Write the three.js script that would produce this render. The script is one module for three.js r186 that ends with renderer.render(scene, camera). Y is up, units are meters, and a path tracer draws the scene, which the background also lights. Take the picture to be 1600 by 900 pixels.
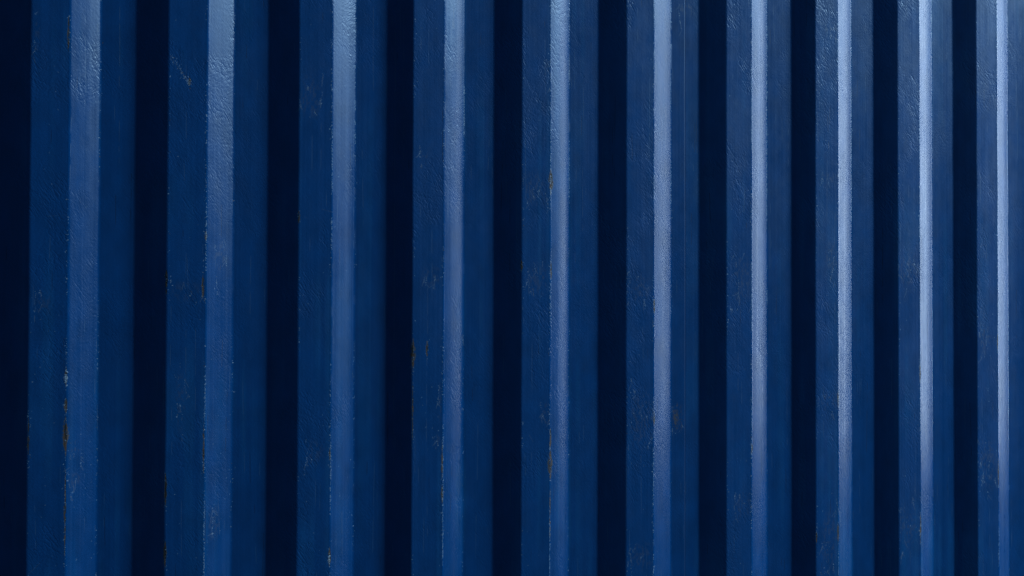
import * as THREE from 'three';
import { mergeGeometries } from 'three/addons/utils/BufferGeometryUtils.js';
import { RectAreaLightUniformsLib } from 'three/addons/lights/RectAreaLightUniformsLib.js';

// ---------------------------------------------------------------- camera, surroundings, lamp, exposure
RectAreaLightUniformsLib.init();
const scene = new THREE.Scene();
const camera = new THREE.PerspectiveCamera(25.109, 16 / 9, 0.05, 60);
camera.position.set(0, 0, 2.83896);
{
  const right = new THREE.Vector3(0.920886, 0.00287, 0.389822), up = new THREE.Vector3(-0.009786, 0.999828, 0.015755), back = new THREE.Vector3(-0.38971, -0.018323, 0.920755);
  camera.quaternion.setFromRotationMatrix(new THREE.Matrix4().makeBasis(right, up, back));
}
scene.background = new THREE.Color().setRGB(0.010, 0.040, 0.082);   // the dim, even dusk around the wall

// [position, aim, width, height, intensity, colour]: added lamps: large one far right, narrow grazing one to brighten the right ribs
const ADDED_LAMPS = [
  [new THREE.Vector3(10, 5.5, 3.75), new THREE.Vector3(1.8, 0.1, 0), 2.0, 2.0, 100, new THREE.Color().setRGB(0.44, 0.74, 1.0)],
  [new THREE.Vector3(4.9, 1.05, 0.40), new THREE.Vector3(2.4, 0.4, 0), 0.5, 3.5, 10, new THREE.Color().setRGB(0.62, 0.81, 1.0)],
];
for (const [at, aim, w, h, power, color] of ADDED_LAMPS) {
  const lamp = new THREE.RectAreaLight(color, power, w, h);
  lamp.position.copy(at); lamp.lookAt(aim); lamp.castShadow = true;
  scene.add(lamp);
}

const renderer = new THREE.WebGLRenderer({ antialias: true });
renderer.toneMapping = THREE.LinearToneMapping;
renderer.toneMappingExposure = 1.03;
renderer.shadowMap.enabled = true;

// ---------------------------------------------------------------- helpers
function mulberry(seed) { return () => { seed = (seed + 0x6d2b79f5) | 0; let t = Math.imul(seed ^ (seed >>> 15), 1 | seed); t = (t + Math.imul(t ^ (t >>> 7), 61 | t)) ^ t; return ((t ^ (t >>> 14)) >>> 0) / 4294967296; }; }
const rnd = mulberry(20417);
const gauss = () => Math.sqrt(-2 * Math.log(1 - rnd())) * Math.cos(6.28318 * rnd());
const LAT = new Float32Array(65536); for (let i = 0; i < 65536; i++) LAT[i] = rnd();
function vn(x, y) {                                  // value noise 0..1
  const xi = Math.floor(x), yi = Math.floor(y); let fx = x - xi, fy = y - yi;
  fx = fx * fx * (3 - 2 * fx); fy = fy * fy * (3 - 2 * fy);
  const a = (yi & 255) << 8, b = ((yi + 1) & 255) << 8, c = xi & 255, d = (xi + 1) & 255;
  const p = LAT[a + c] + (LAT[a + d] - LAT[a + c]) * fx, q = LAT[b + c] + (LAT[b + d] - LAT[b + c]) * fx;
  return p + (q - p) * fy;
}
const fbm = (x, y) => (vn(x, y) + 0.5 * vn(x * 2.03 + 17, y * 2.03 + 5) + 0.25 * vn(x * 4.1 + 3, y * 4.1 + 41)) / 1.75;
const clamp = (v, a, b) => v < a ? a : v > b ? b : v;
const smooth = (a, b, v) => { const t = clamp((v - a) / (b - a), 0, 1); return t * t * (3 - 2 * t); };

// ---------------------------------------------------------------- the corrugation: four bends per rib (outer left, outer right, inner left, inner right)
const DEPTH = 0.02755, FIRST = -3, LAST = 13, LOW = -1.25, HIGH = 1.4, SHEET = 0.0018;
const BENDS = [
  [0.1222, 0.1980, 0.2617, 0.3338], [0.3988, 0.4817, 0.5449, 0.6201], [0.6848, 0.7608, 0.8219, 0.8975], [0.9521, 1.0290, 1.0889, 1.1642],
  [1.2274, 1.3027, 1.3650, 1.4435], [1.5097, 1.5869, 1.6518, 1.7326], [1.7990, 1.8754, 1.9406, 2.0160], [2.0751, 2.1477, 2.2117, 2.2848],
  [2.3468, 2.4212, 2.4872, 2.5609], [2.6225, 2.6981, 2.7617, 2.8366],
];
const bend = (k, j) => {
  if (j > 3) { k += Math.floor(j / 4); j %= 4; }
  const w = [0, 0.0768, 0.1399, 0.2149];
  const x = k < 0 ? 0.1222 + k * 0.278 + w[j] : k > 9 ? 2.8997 + (k - 10) * 0.278 + w[j] : BENDS[k][j];
  return [x, j < 2 ? 0 : -DEPTH];
};
// arc length at every bend
const ARC = new Map(); { let s = 0; for (let k = FIRST; k <= LAST + 1; k++) for (let j = 0; j < 4; j++) { ARC.set(k * 4 + j, s); const a = bend(k, j), b = bend(k, j + 1); s += Math.hypot(b[0] - a[0], b[1] - a[1]); } }
const arc = (k, c) => { const i = k * 4 + Math.floor(c), t = c - Math.floor(c), a = ARC.get(i), b = ARC.get(i + 1); return a + (b - a) * t; };

// gentle unevenness of the pressed sheet, in metres along its normal
const BOW = [0.0009, 0.0004, 0.0010, 0.0019, 0.0028, 0.0006, 0.0012, 0.0005, 0.0006, 0.0004];
function uneven(s, y) { return 0.0010 * (fbm(s * 5 + 3, y * 1.6 + 9) - 0.5) + 0.00018 * (fbm(s * 14 + 40, y * 6 + 2) - 0.5); }

// ---------------------------------------------------------------- paint: two maps of five ribs each, in metres of unrolled sheet
const N = 2048, WIDE = 1.56, Y0 = -0.80, TALL = 1.76, MARGIN = 0.08;
const halves = [0, 1].map((h) => ({ s0: arc(h * 5, 0) - MARGIN, lo: h * 5, R: new Float32Array(N * N), G: new Float32Array(N * N), B: new Float32Array(N * N), rough: new Float32Array(N * N), bump: new Float32Array(N * N) }));
for (const H of halves) {
  // distance to the bends of the outer faces, per column; kind of face, per column
  const face = new Uint8Array(N), near = new Float32Array(N), shine = new Float32Array(N);
  for (let i = 0; i < N; i++) {
    const s = H.s0 + (i + 0.5) / N * WIDE; let f = 3, d = 1, e = 1;
    for (let k = H.lo - 1; k <= H.lo + 5; k++) for (let j = 0; j < 4; j++) {
      const a = ARC.get(k * 4 + j), b = ARC.get(k * 4 + j + 1);
      if (s >= a && s < b) f = j;
      if (j < 2) d = Math.min(d, Math.abs(s - a));
      if (j === 1 || j === 2) e = Math.min(e, Math.abs(s - a));
    }
    face[i] = f; near[i] = d; shine[i] = smooth(0.0045, 0.0015, e);
  }
  for (let r = 0; r < N; r++) {
    const y = Y0 + (r + 0.5) / N * TALL;
    for (let i = 0; i < N; i++) {
      const s = H.s0 + (i + 0.5) / N * WIDE, n = r * N + i, f = face[i];
      const patch = fbm(s * 9 + 11, y * 4.5), blotch = fbm(s * 38, y * 22 + 7), streak = vn(s * 420, y * 2.4 + 3), wide = vn(s * 90 + 8, y * 1.3), grain = vn(s * 900, y * 700);
      const fade = smooth(0.52, 0.75, patch * 0.6 + wide * 0.4);            // chalky, faded paint
      const k = 0.80 + 0.32 * blotch + 0.08 * (streak - 0.5) + 0.1 * (grain - 0.5);
      H.R[n] = (0.0008 + 0.003 * fade) * k; H.G[n] = (0.0575 + 0.014 * fade) * k; H.B[n] = (0.19 + 0.02 * fade) * k;
      const dull = smooth(0.42, 0.7, fbm(s * 14 + 70, y * 6 + 31));
      const edge = shine[i] * smooth(0.1, 0.4, vn(s * 60, y * 40 + 11));
      H.rough[n] = 0.35 - 0.12 * edge + 0.035 * (dull - 0.5) + 0.05 * (streak - 0.5) + (f === 1 ? 0.13 * (fbm(s * 130 + 21, y * 1.6) - 0.5) : 0) + 0.07 * (fbm(s * 75, y * 50 + 60) - 0.5);
      // brushed and hammered film: short slanted strokes in some areas, calm in others
      const a = s * 0.82 + y * 0.57, b = -s * 0.57 + y * 0.82, m = vn(s * 30 + 5, y * 24);
      const stroke = 0.62 * (m > 0.5 ? vn(a * 560, b * 170) : vn(a * 170 + 9, b * 500)) + 0.38 * vn(a * 310 + 20, b * 260);
      const coarse = smooth(0.44, 0.64, fbm(s * 13 + 5, y * 8 + 50));
      const peel = vn(s * 260 + 1, y * 230);
      const lot = (f === 1 ? 1 : f === 0 ? 1.3 : 0.7);
      H.bump[n] = 0.5 + lot * ((0.05 + 0.22 * coarse) * (stroke - 0.5) - (0.03 + 0.13 * coarse) * smooth(0.72, 0.95, 1 - Math.abs(2 * vn(a * 330 + 40, b * 70) - 1)) * smooth(0.45, 0.6, vn(a * 60, b * 25 + 9))) + lot * 0.045 * (peel - 0.5) + 0.012 * (streak - 0.5);
      H.bump[n] += 0.09 * shine[i] * (0.4 + 0.6 * vn(s * 90, y * 45));       // a bead of paint on the bends
      // film gathered along the bends breaks up
      if (near[i] < 0.006) H.bump[n] += 0.12 * (1 - near[i] / 0.006) * (vn(s * 500, y * 330) - 0.5) * smooth(0.3, 0.6, vn(s * 3, y * 14));
    }
  }
}
const PALE = [0.24, 0.29, 0.36], BARE = [0.33, 0.33, 0.32], RUST = [0.11, 0.052, 0.03], DARK = [0.014, 0.010, 0.008], OLIVE = [0.07, 0.06, 0.035];
// paints matter into the maps: shape(u, v) -> 0..1 cover over a box of half sizes rs, ry
function stamp(s, y, rs, ry, color, rough, lift, cover) {
  for (const H of halves) {
    const ci = (s - H.s0) / WIDE * N, cr = (y - Y0) / TALL * N, di = rs / WIDE * N, dr = ry / TALL * N;
    if (ci + di < 0 || ci - di > N || cr + dr < 0 || cr - dr > N) continue;
    for (let r = Math.max(0, Math.floor(cr - dr)); r <= Math.min(N - 1, Math.ceil(cr + dr)); r++) for (let i = Math.max(0, Math.floor(ci - di)); i <= Math.min(N - 1, Math.ceil(ci + di)); i++) {
      const k = clamp(cover((i + 0.5 - ci) / di, (r + 0.5 - cr) / dr, H.s0 + (i + 0.5) / N * WIDE, Y0 + (r + 0.5) / N * TALL), 0, 1);
      if (k <= 0) continue;
      const n = r * N + i;
      H.R[n] += (color[0] - H.R[n]) * k; H.G[n] += (color[1] - H.G[n]) * k; H.B[n] += (color[2] - H.B[n]) * k;
      H.rough[n] += (rough - H.rough[n]) * k; H.bump[n] += lift * k;
    }
  }
}
function fleck(s, y, size, color, strength = 1, rough = 0.6) {
  const e = 0.5 + rnd(), tilt = gauss() * 0.5;
  size *= 1.3; stamp(s, y, size * 2, size * 2, color, rough, -0.06, (u, v) => { const a = u + v * tilt; return strength * smooth(1, 0.35, Math.hypot(a * 2 / e, v * 2 * e)); });
}
const paleTone = () => { const t = rnd(), w = rnd() * 0.5; return PALE.map((c, i) => (c + (BARE[i] - c) * w) * (0.7 + 0.9 * t)); };
const grit = (k, c0, y0, y1, n, spread = 0.0025) => { for (let i = 0; i < n; i++) fleck(arc(k, c0) + gauss() * spread, y0 + (y1 - y0) * rnd(), 0.0007 + 0.0008 * rnd() * rnd(), paleTone(), 0.6 + 0.4 * rnd()); };
function rust(k, c0, y0, c1, y1, big = 1) {                    // a flaked strip along a bend: dark scale, rust, ragged pale rim
  const s = (arc(k, c0) + arc(k, c1)) / 2, y = (y0 + y1) / 2, ry = Math.abs(y1 - y0) / 2, long = ry > 0.05, w = (long ? 0.0024 : 0.0026) * big, q = rnd() * 90;
  const body = (u, v, ss, yy) => { const e = (1 - v * v) * (0.35 + 0.75 * fbm(ss * 60 + q, yy * 70 + q)); return smooth(0, 0.16, e - Math.abs(u + 0.25 * (vn(q, yy * 90) - 0.5)) * 0.8 - (long ? 0.22 : 0.05)); };
  stamp(s, y, w * 1.5, ry, OLIVE, 0.75, -0.03, (u, v, ss, yy) => 0.7 * body(u * 0.85, v, ss, yy) * smooth(0.35, 0.6, vn(ss * 700, yy * 300)));
  stamp(s, y, w * 1.15, ry, RUST, 0.85, -0.10, (u, v, ss, yy) => body(u, v, ss, yy) * smooth(0.25, 0.5, vn(ss * 600 + 4, yy * 140)));
  stamp(s + 0.0004, y + ry * 0.2, w * 0.8, ry * 0.75, DARK, 0.9, -0.12, (u, v, ss, yy) => body(u, v, ss, yy) * smooth(0.45, 0.6, fbm(ss * 300 + q, yy * 45)));
  grit(k, (c0 + c1) / 2, y0, y1, Math.round(4 + ry * 160), 0.0022);
}
function hair(k, c0, y0, c1, y1) {                    // a scratch through the topcoat
  const sa = arc(k, c0), sb = arc(k, c1), len = Math.hypot(sb - sa, y1 - y0), n = Math.ceil(len / 0.0011), amp = 0.0006, q = rnd() * 50, col = [0.07, 0.11, 0.19];
  for (let i = 0; i <= n; i++) { const t = i / n, yy = y0 + (y1 - y0) * t, g = vn(q, t * len * 90); if (g < 0.28) continue; stamp(sa + (sb - sa) * t + amp * (vn(q + 7, t * len * 30) - 0.5), yy, 0.0012, 0.0012, col, 0.5, -0.02, (u, v) => 0.55 * g * smooth(1, 0.3, Math.hypot(u, v))); }
}
function faint(k, c, y, len) {                        // a hairline in the paint
  const col = rnd() < 0.75 ? [0.03, 0.085, 0.2] : [0.001, 0.025, 0.09], q = rnd() * 90, lean = gauss() * 0.02, s = arc(k, c);
  for (let t = 0; t < len; t += 0.0014) { const g = smooth(0.35, 0.6, vn(q, t * 45)); if (g > 0) stamp(s + lean * t, y - t, 0.0009, 0.0016, col, 0.45, -0.03, (u, v) => 0.6 * g * smooth(1, 0.2, Math.abs(u))); }
}
function scuff(k, c0, y0, c1, y1) {                   // a rubbed area: many flecks and short scratches, a little dull grey-blue
  const n = Math.round(16 + 900 * Math.abs((arc(k, c1) - arc(k, c0)) * (y1 - y0)) * 9);
  let wc = c0, wy = y0, wd = 0; const q = rnd() * 60, sm = (arc(k, c0) + arc(k, c1)) / 2, ym = (y0 + y1) / 2, hs = Math.abs(arc(k, c1) - arc(k, c0)) * 0.75, hy = Math.abs(y1 - y0) * 0.75;
  stamp(sm, ym, hs, hy, [0.03, 0.062, 0.14], 0.5, 0, (u, v, ss, yy) => 0.5 * smooth(1, 0.3, Math.hypot(u, v)) * smooth(0.45, 0.7, fbm(ss * 260 + q, yy * 120)));
  for (let i = 0; i < n; i++) {
    if (rnd() < 0.16) { wc = c0 + (c1 - c0) * (1.3 * rnd() - 0.15); wy = y0 + (y1 - y0) * (1.5 * rnd() - 0.25); wd = (rnd() - 0.5) * 1.6; }
    const c = wc += wd * 0.016 + 0.012 * gauss(), y = wy -= 0.0022 + 0.003 * gauss();
    if (rnd() < 0.7) fleck(arc(k, clamp(c, 0, 3.99)), y, 0.0007 + 0.0009 * rnd() * rnd(), rnd() < 0.05 ? OLIVE : paleTone(), 0.25 + 0.6 * rnd());
    else { const l = 0.004 + 0.022 * rnd() * rnd(), a = gauss() * 0.5; for (let t = 0; t < l; t += 0.0011) stamp(arc(k, clamp(c, 0, 3.99)) + Math.sin(a) * t, y - Math.cos(a) * t, 0.0011, 0.0011, [0.1, 0.14, 0.22], 0.5, -0.02, (u, v) => 0.5 * smooth(1, 0.3, Math.hypot(u, v))); }
  }
}
{
  rust(0,0.01,-0.204,0.02,-0.316); rust(0,0.98,-0.116,0.97,-0.161,0.75); rust(0,0.97,-0.179,0.98,-0.219); rust(0,0.98,-0.217,0.97,-0.307,2.1); 
  rust(0,0.97,-0.307,0.98,-0.544); rust(0,0.95,0.621,0.96,0.534,0.75); rust(0,3.98,0.093,3.99,0.032); rust(1,0.01,-0.341,0.0,-0.43); 
  rust(1,0.0,-0.484,0.01,-0.552); rust(1,0.9,0.084,0.94,0.022); rust(1,0.99,0.174,0.99,0.152); rust(1,0.97,-0.214,0.97,-0.379); 
  rust(2,0.0,0.226,0.0,0.194); rust(2,0.98,-0.525,0.98,-0.574); rust(2,0.96,-0.307,0.97,-0.336); rust(3,0.02,-0.057,0.02,-0.141,2.1); 
  rust(3,0.02,-0.138,0.03,-0.315); rust(3,0.47,-0.064,0.47,-0.112); rust(3,0.97,-0.297,0.97,-0.401); rust(3,0.97,-0.401,0.98,-0.451); 
  rust(4,1.01,0.349,1.01,0.277,2.1); rust(4,1.02,0.129,1.03,0.073); rust(4,1.01,-0.274,1.01,-0.336); rust(4,1.0,-0.328,1.0,-0.408,2.1); 
  rust(4,1.0,-0.405,1.01,-0.577); rust(5,1.02,-0.24,1.02,-0.288); rust(5,1.01,0.036,1.01,-0.007); rust(7,0.99,-0.204,0.99,-0.258); 
  rust(7,0.98,-0.556,0.98,-0.615); rust(8,1.0,-0.134,0.99,-0.199); rust(8,0.99,-0.546,0.99,-0.637); rust(9,0.98,-0.056,0.97,-0.107); 
  rust(9,0.98,-0.403,0.98,-0.493); rust(7,0.02,-0.577,0.02,-0.61); rust(3,3.99,0.126,3.99,0.095); rust(6,1.01,-0.334,1.0,-0.367); 
  rust(1,0.52,0.506,0.54,0.485); 
  hair(0,2.53,0.651,2.53,0.459); hair(0,2.54,0.411,2.55,0.315); hair(1,2.52,0.122,2.51,-0.006); hair(1,0.49,-0.041,0.49,-0.151); 
  hair(2,2.54,0.704,2.56,0.509); hair(3,0.48,0.054,0.49,-0.061); hair(3,0.47,-0.109,0.46,-0.301); hair(3,0.5,-0.316,0.5,-0.346); 
  hair(3,0.49,-0.434,0.51,-0.538); hair(2,3.3,0.70,3.31,-0.35); hair(2,3.62,0.692,3.65,0.276); hair(2,3.7,-0.344,3.71,-0.447); hair(5,2.5,0.783,2.5,0.602); 
  hair(5,2.5,0.389,2.5,0.111); hair(5,2.5,-0.199,2.5,-0.313); hair(5,2.5,-0.386,2.5,-0.459); hair(4,2.46,0.375,2.47,0.201); 
  hair(4,1.29,-0.299,1.22,-0.391); hair(4,1.43,-0.361,1.44,-0.624); hair(3,1.66,-0.381,1.64,-0.456); hair(2,1.49,-0.454,1.5,-0.57); 
  hair(7,0.5,0.406,0.49,0.253); hair(8,0.49,0.226,0.48,0.086); hair(9,0.58,0.87,0.57,0.76); hair(6,0.45,-0.086,0.45,-0.201); 
  hair(1,1.48,-0.396,1.56,-0.487); hair(8,1.71,-0.339,1.7,-0.481); hair(6,1.47,-0.352,1.72,-0.42); hair(1,0.04,0.544,0.6,0.489); 
  hair(2,0.06,0.213,0.37,0.205); hair(2,0.69,0.229,1.03,0.223); hair(0,0.47,0.195,0.96,0.199); hair(0,0.05,-0.541,0.34,-0.52); 
  hair(4,0.27,-0.295,0.4,-0.311); 
  scuff(0,0.09,0.615,0.21,0.543); scuff(0,0.16,0.039,0.57,-0.007); scuff(0,1.16,-0.273,1.44,-0.304); scuff(0,1.09,-0.339,1.45,-0.368); 
  scuff(1,0.15,0.062,0.84,0.022); scuff(1,0.25,-0.137,0.47,-0.254); scuff(1,1.13,-0.422,1.54,-0.494); scuff(1,1.3,0.147,1.78,0.092); 
  scuff(2,0.03,0.524,0.62,0.433); scuff(2,0.25,-0.291,0.77,-0.335); scuff(3,0.31,0.106,0.93,0.055); scuff(3,0.84,-0.169,0.94,-0.258); 
  scuff(3,0.74,-0.287,0.95,-0.325); scuff(3,0.2,0.381,0.46,0.337); scuff(4,0.09,0.333,0.76,0.258); scuff(4,0.21,0.111,0.88,0.042); 
  scuff(4,0.67,-0.22,0.96,-0.274); scuff(5,0.12,0.091,0.84,0.028); scuff(5,0.14,-0.194,0.96,-0.339); scuff(5,0.15,-0.573,0.97,-0.641); 
  scuff(5,2.26,0.795,2.85,0.759); scuff(5,2.04,-0.247,2.46,-0.294); scuff(6,0.25,0.145,0.93,0.03); scuff(6,0.37,-0.463,0.93,-0.531); 
  scuff(7,0.14,-0.214,0.93,-0.258); scuff(7,0.28,-0.527,0.92,-0.683); scuff(7,0.3,0.372,0.95,0.348); scuff(7,0.44,0.184,0.94,0.1); 
  scuff(8,0.04,-0.525,0.8,-0.633); scuff(8,0.07,0.155,0.95,0.077); scuff(9,0.06,-0.361,0.92,-0.49); scuff(9,0.09,-0.038,0.63,-0.11); 
  scuff(4,0.75,0.606,0.98,0.569); scuff(7,0.45,0.774,0.96,0.734); scuff(3,1.86,-0.02,2.0,-0.111); 
}
{
  const q = 31.7, s5 = arc(5, 2.24), y5 = -0.268;
  stamp(s5, y5, 0.022, 0.05, [0.11, 0.07, 0.05], 0.6, -0.01, (u, v, ss, yy) => 0.75 * smooth(1, 0.2, Math.hypot(u, v)) * smooth(0.5, 0.72, 0.6 * vn(ss * 420 + q, yy * 30) + 0.4 * vn(ss * 300, yy * 260 + q)));
  for (let i = 0; i < 60; i++) fleck(s5 + gauss() * 0.008, y5 + gauss() * 0.014, 0.0007 + 0.0006 * rnd(), rnd() < 0.6 ? RUST : OLIVE, 0.7);
  for (let i = 0; i < 70; i++) { const t = rnd(), c = 0.05 + 0.5 * t; fleck(arc(1, c) + gauss() * 0.0022, 0.55 - 0.062 * t + gauss() * 0.005, 0.0006 + 0.0010 * rnd() * rnd(), rnd() < 0.12 ? RUST : paleTone(), 0.5 + 0.5 * rnd()); }
  for (let i = 0; i < 22; i++) fleck(arc(0, 0.97) + gauss() * 0.002, -0.14 + gauss() * 0.006, 0.0009 + 0.0012 * rnd(), paleTone(), 0.9);
  for (let i = 0; i < 10; i++) fleck(arc(2, 0.97) + gauss() * 0.0012, -0.553 + gauss() * 0.004, 0.0012 + 0.001 * rnd(), [0.42, 0.46, 0.5], 0.9);
}
// flecks of lost paint: along both outer bends of every rib, in runs, and thinly over the outer faces
for (let k = -1; k <= 10; k++) {
  for (const [c, n] of [[0.01, 110], [0.99, 300], [1.985, 130]]) for (let i = 0; i < n; i++) {
    const y = Y0 + TALL * rnd(); if (vn(k * 7 + c * 40, y * 7) < 0.47) continue;
    fleck(arc(k, Math.max(0, c)) + (c < 0.5 ? 1 : c < 1.5 ? -1 : gauss()) * Math.abs(gauss()) * 0.0022 + 0.0004, y, 0.0006 + 0.0010 * rnd() * rnd(), rnd() < 0.07 ? RUST : paleTone(), 0.5 + 0.5 * rnd());
  }
  for (let i = 0; i < 80; i++) { const c = rnd() ** 1.4, y = Y0 + TALL * rnd(); if (vn(k * 5 + c * 3, y * 7 + 40) > 0.55) fleck(arc(k, rnd() < 0.5 ? c : 1 - c * 0.9), y, 0.0006 + 0.0007 * rnd(), paleTone(), 0.3 + 0.4 * rnd()); }
  for (let i = 0; i < 40; i++) fleck(arc(k, 1.02 + 0.9 * rnd()), Y0 + TALL * rnd(), 0.0006 + 0.0006 * rnd(), paleTone(), 0.3 + 0.4 * rnd());
}
for (let k = -1; k <= 10; k++) for (let i = 0; i < 60; i++) faint(k, 4 * rnd() * 0.999, Y0 + TALL * rnd(), 0.02 + 0.22 * rnd() * rnd());
// broken rows of pale chips on both flank edges: part wear, part painted-in glints
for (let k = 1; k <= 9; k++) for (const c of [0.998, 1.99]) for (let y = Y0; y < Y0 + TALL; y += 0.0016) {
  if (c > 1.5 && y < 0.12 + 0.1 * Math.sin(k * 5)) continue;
  const run = smooth(0.5, 0.72, fbm(k * 9 + c * 31, y * 6) + 0.12 * (k > 3 && y > 0.25)); if (rnd() > 0.75 * run) continue;  // denser high on the right ribs, where the painted glints are strongest
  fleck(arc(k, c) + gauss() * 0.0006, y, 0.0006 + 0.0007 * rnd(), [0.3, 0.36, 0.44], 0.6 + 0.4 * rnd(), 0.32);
}
// the welded seam down the recess where two sheets meet
for (let y = -0.7; y < 0.95; y += 0.0035) stamp(arc(5, 2.5), y, 0.0022, 0.004, [0.02, 0.06, 0.17], 0.5, -0.16, (u) => 0.45 * smooth(1, 0.2, Math.abs(u)));

const enc = (c) => { c = clamp(c, 0, 1); return Math.round(255 * (c <= 0.0031308 ? c * 12.92 : 1.055 * c ** (1 / 2.4) - 0.055)); };
const paints = halves.map((H) => {
  const col = new Uint8Array(N * N * 4), rgh = new Uint8Array(N * N * 4), bmp = new Float32Array(N * N * 4);
  for (let n = 0; n < N * N; n++) {
    const o = n * 4;
    col[o] = enc(H.R[n]); col[o + 1] = enc(H.G[n]); col[o + 2] = enc(H.B[n]); col[o + 3] = 255;
    rgh[o] = rgh[o + 1] = rgh[o + 2] = Math.round(255 * clamp(H.rough[n], 0.05, 1)); rgh[o + 3] = 255;
    bmp[o] = bmp[o + 1] = bmp[o + 2] = H.bump[n]; bmp[o + 3] = 1;
  }
  const tex = (data, type, srgb) => { const t = new THREE.DataTexture(data, N, N, THREE.RGBAFormat, type); t.wrapS = t.wrapT = THREE.RepeatWrapping; t.magFilter = THREE.LinearFilter; t.minFilter = THREE.LinearFilter; if (srgb) t.colorSpace = THREE.SRGBColorSpace; t.needsUpdate = true; return t; };
  const m = new THREE.MeshPhysicalMaterial({ map: tex(col, THREE.UnsignedByteType, true), roughnessMap: tex(rgh, THREE.UnsignedByteType), roughness: 1, metalness: 0, bumpMap: tex(bmp, THREE.FloatType), bumpScale: 0.001, ior: 1.5, side: THREE.DoubleSide });
  m.name = 'worn_blue_paint';
  return m;
});

// ---------------------------------------------------------------- one strip of the sheet between two stations along the profile
const FILLET = 0.0031;
// stations of face (k, j): [x, z, nx, nz, s]; a face owns the fillets at its two ends when it is a flat (j 0 or 2)
function stations(k, j) {
  const P = bend(k, j), Q = bend(k, j + 1), len = Math.hypot(Q[0] - P[0], Q[1] - P[1]), t = [(Q[0] - P[0]) / len, (Q[1] - P[1]) / len], n = [-t[1], t[0]], out = [];
  const s0 = ARC.get(k * 4 + j), flat = j % 2 === 0, bow = j === 1 ? BOW[((k % 10) + 10) % 10] : j === 3 ? 0.0004 : 0;
  const fillet = (kk, jj, from, to) => {            // quadratic bend about corner (kk, jj)
    const A = jj === 0 ? bend(kk - 1, 3) : bend(kk, jj - 1), C = bend(kk, jj), D = bend(kk, jj + 1);
    const la = Math.hypot(A[0] - C[0], A[1] - C[1]), ld = Math.hypot(D[0] - C[0], D[1] - C[1]);
    const a = [C[0] + (A[0] - C[0]) / la * FILLET, C[1] + (A[1] - C[1]) / la * FILLET], d = [C[0] + (D[0] - C[0]) / ld * FILLET, C[1] + (D[1] - C[1]) / ld * FILLET];
    const sc = ARC.get(kk * 4 + jj);
    for (let i = from; i <= to; i++) {
      const v = i / 6, w = 1 - v, tx = (C[0] - a[0]) * w + (d[0] - C[0]) * v, tz = (C[1] - a[1]) * w + (d[1] - C[1]) * v, l = Math.hypot(tx, tz);
      out.push([a[0] * w * w + 2 * C[0] * w * v + d[0] * v * v, a[1] * w * w + 2 * C[1] * w * v + d[1] * v * v, -tz / l, tx / l, sc - FILLET + 2 * FILLET * v]);
    }
  };
  const steps = flat ? 8 : 10;
  if (flat) fillet(k, j, 0, 5);
  for (let i = 0; i <= steps; i++) {
    const q = FILLET + (len - 2 * FILLET) * i / steps, v = i / steps, b = bow * 4 * v * (1 - v), sl = bow * 4 * (1 - 2 * v) / (len - 2 * FILLET);
    const nx = n[0] - t[0] * sl, nz = n[1] - t[1] * sl, l = Math.hypot(nx, nz);
    out.push([P[0] + t[0] * q + n[0] * b, P[1] + t[1] * q + n[1] * b, nx / l, nz / l, s0 + q]);
  }
  if (flat) { const e = j === 0 ? [k, 1] : [k, 3]; fillet(e[0], e[1], 1, 6); }
  return out;
}
function strip(k, j) {
  const S = stations(k, j), rows = 150, m = S.length, pos = [], nor = [], uv = [], idx = [], H = halves[k < 5 ? 0 : 1];
  const e = 0.004;
  for (let side = 0; side < 2; side++) for (let r = 0; r <= rows; r++) {
    const y = LOW + (HIGH - LOW) * r / rows;
    for (const [x, z, nx, nz, s] of S) {
      const h = uneven(s, y) - side * SHEET, hs = (uneven(s + e, y) - uneven(s - e, y)) / (2 * e), hy = (uneven(s, y + e) - uneven(s, y - e)) / (2 * e);
      const a = nx - hs * nz, b = -hy, c = nz + hs * nx, l = Math.hypot(a, b, c) * (side ? -1 : 1);   // tangent is (nz, -nx)
      pos.push(x + nx * h + 0.0016 * (fbm(s * 7 + 60, y * 9) - 0.5), y, z + nz * h); nor.push(a / l, b / l, c / l); uv.push((s - H.s0) / WIDE, (y - Y0) / TALL);
    }
  }
  const at = (side, r, i) => side * (rows + 1) * m + r * m + i;
  for (let r = 0; r < rows; r++) for (let i = 0; i < m - 1; i++) {
    idx.push(at(0, r, i), at(0, r, i + 1), at(0, r + 1, i + 1), at(0, r, i), at(0, r + 1, i + 1), at(0, r + 1, i));
    idx.push(at(1, r, i), at(1, r + 1, i + 1), at(1, r, i + 1), at(1, r, i), at(1, r + 1, i), at(1, r + 1, i + 1));
  }
  for (let i = 0; i < m - 1; i++) {
    idx.push(at(0, rows, i), at(0, rows, i + 1), at(1, rows, i + 1), at(0, rows, i), at(1, rows, i + 1), at(1, rows, i));
    idx.push(at(0, 0, i), at(1, 0, i + 1), at(0, 0, i + 1), at(0, 0, i), at(1, 0, i), at(1, 0, i + 1));
  }
  const g = new THREE.BufferGeometry();
  g.setAttribute('position', new THREE.Float32BufferAttribute(pos, 3)); g.setAttribute('normal', new THREE.Float32BufferAttribute(nor, 3)); g.setAttribute('uv', new THREE.Float32BufferAttribute(uv, 2));
  g.setIndex(idx);
  return g;
}
const container = new THREE.Group();
container.name = 'shipping_container';
container.userData = { label: 'dark blue corrugated steel side wall of a shipping container with worn vertical ribs', category: 'shipping container' };
scene.add(container);
function part(name, geometry, material, parent) {
  const o = new THREE.Mesh(geometry, material); o.name = name; o.castShadow = o.receiveShadow = true; parent.add(o); return o;
}
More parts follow.
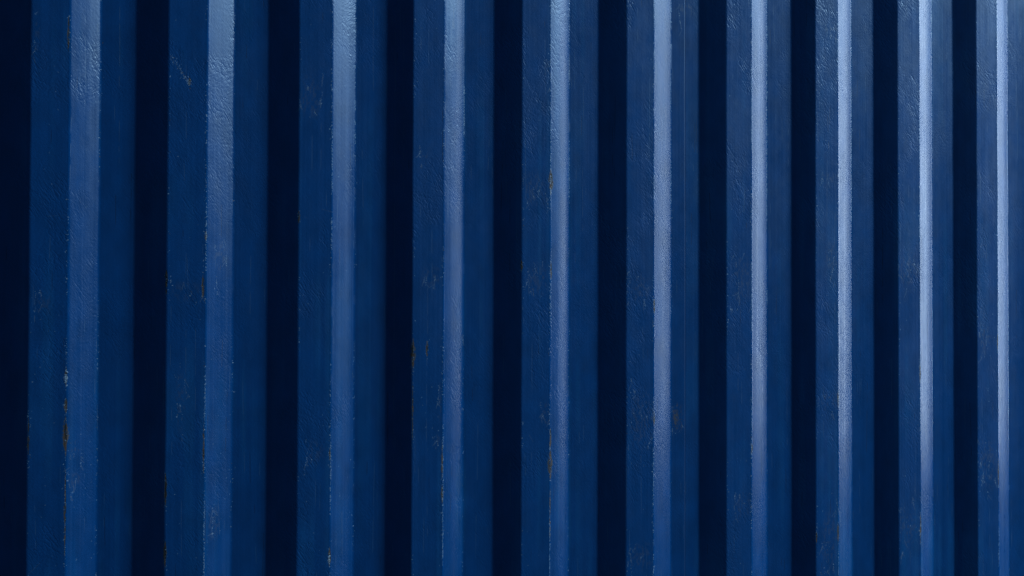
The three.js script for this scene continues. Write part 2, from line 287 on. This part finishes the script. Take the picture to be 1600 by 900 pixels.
for (let k = FIRST; k < LAST; k++) {
  const m = paints[k < 5 ? 0 : 1];
  const rib = part('rib', strip(k, 0), m, container);
  part('rib_flank', strip(k, 1), m, rib);
  if (k > FIRST) part('rib_flank', strip(k - 1, 3), paints[k - 1 < 5 ? 0 : 1], rib);
  part('recess', strip(k, 2), m, container);
}

// ---------------------------------------------------------------- two added softboxes, unseen, standing in for the light from the right
{
  const black = new THREE.MeshStandardMaterial({ color: 0x0b0b0c, roughness: 0.7, side: THREE.DoubleSide });
  const words = ['large added softbox lamp on a tall stand, unseen, far right of the wall', 'narrow tall softbox lamp added out of view to brighten the right ribs'];
  ADDED_LAMPS.forEach(([at, aim, w, h, , color], n) => {
    const glow = new THREE.MeshStandardMaterial({ color: 0x222222, emissive: color, emissiveIntensity: 2 });
    const root = new THREE.Group(); root.name = n ? 'added_softbox_lamp_001' : 'added_softbox_lamp';
    root.userData = { label: words[n], category: 'lamp' };
    root.position.set(at.x, LOW, at.z); scene.add(root);
    const head = new THREE.Object3D(); head.position.copy(at); head.lookAt(aim); head.updateMatrixWorld();
    const toRoot = new THREE.Matrix4().makeTranslation(-at.x, -LOW, -at.z).multiply(head.matrixWorld), deep = 0.3 * w;
    const box = new THREE.CylinderGeometry(0.7071, 0.12, deep, 4, 1, true); box.rotateY(Math.PI / 4); box.rotateX(Math.PI / 2); box.scale(w + 0.04, h + 0.04, 1); box.translate(0, 0, -deep / 2 - 0.03);
    const cap = new THREE.CylinderGeometry(0.1, 0.1, 0.26, 20); cap.rotateX(Math.PI / 2); cap.translate(0, 0, -deep - 0.14);
    part('housing', mergeGeometries([box.toNonIndexed(), cap.toNonIndexed()]).applyMatrix4(toRoot), black, root);
    part('diffuser', new THREE.BoxGeometry(w, h, 0.01).translate(0, 0, -0.02).applyMatrix4(toRoot), glow, root);
    const joint = new THREE.Vector3(0, 0, -deep - 0.14).applyMatrix4(toRoot);
    part('stand_pole', new THREE.CylinderGeometry(0.018, 0.024, joint.y, 14).translate(joint.x, joint.y / 2, joint.z), black, root);
    for (let i = 0; i < 3; i++) { const g = new THREE.CylinderGeometry(0.014, 0.014, 0.95, 10); g.rotateZ(0.85); g.translate(0.36, 0.33, 0); g.rotateY(i * 2.0944 + 0.5); g.translate(joint.x, 0, joint.z); part('leg', g, black, root); }
  });
}
renderer.render(scene, camera);
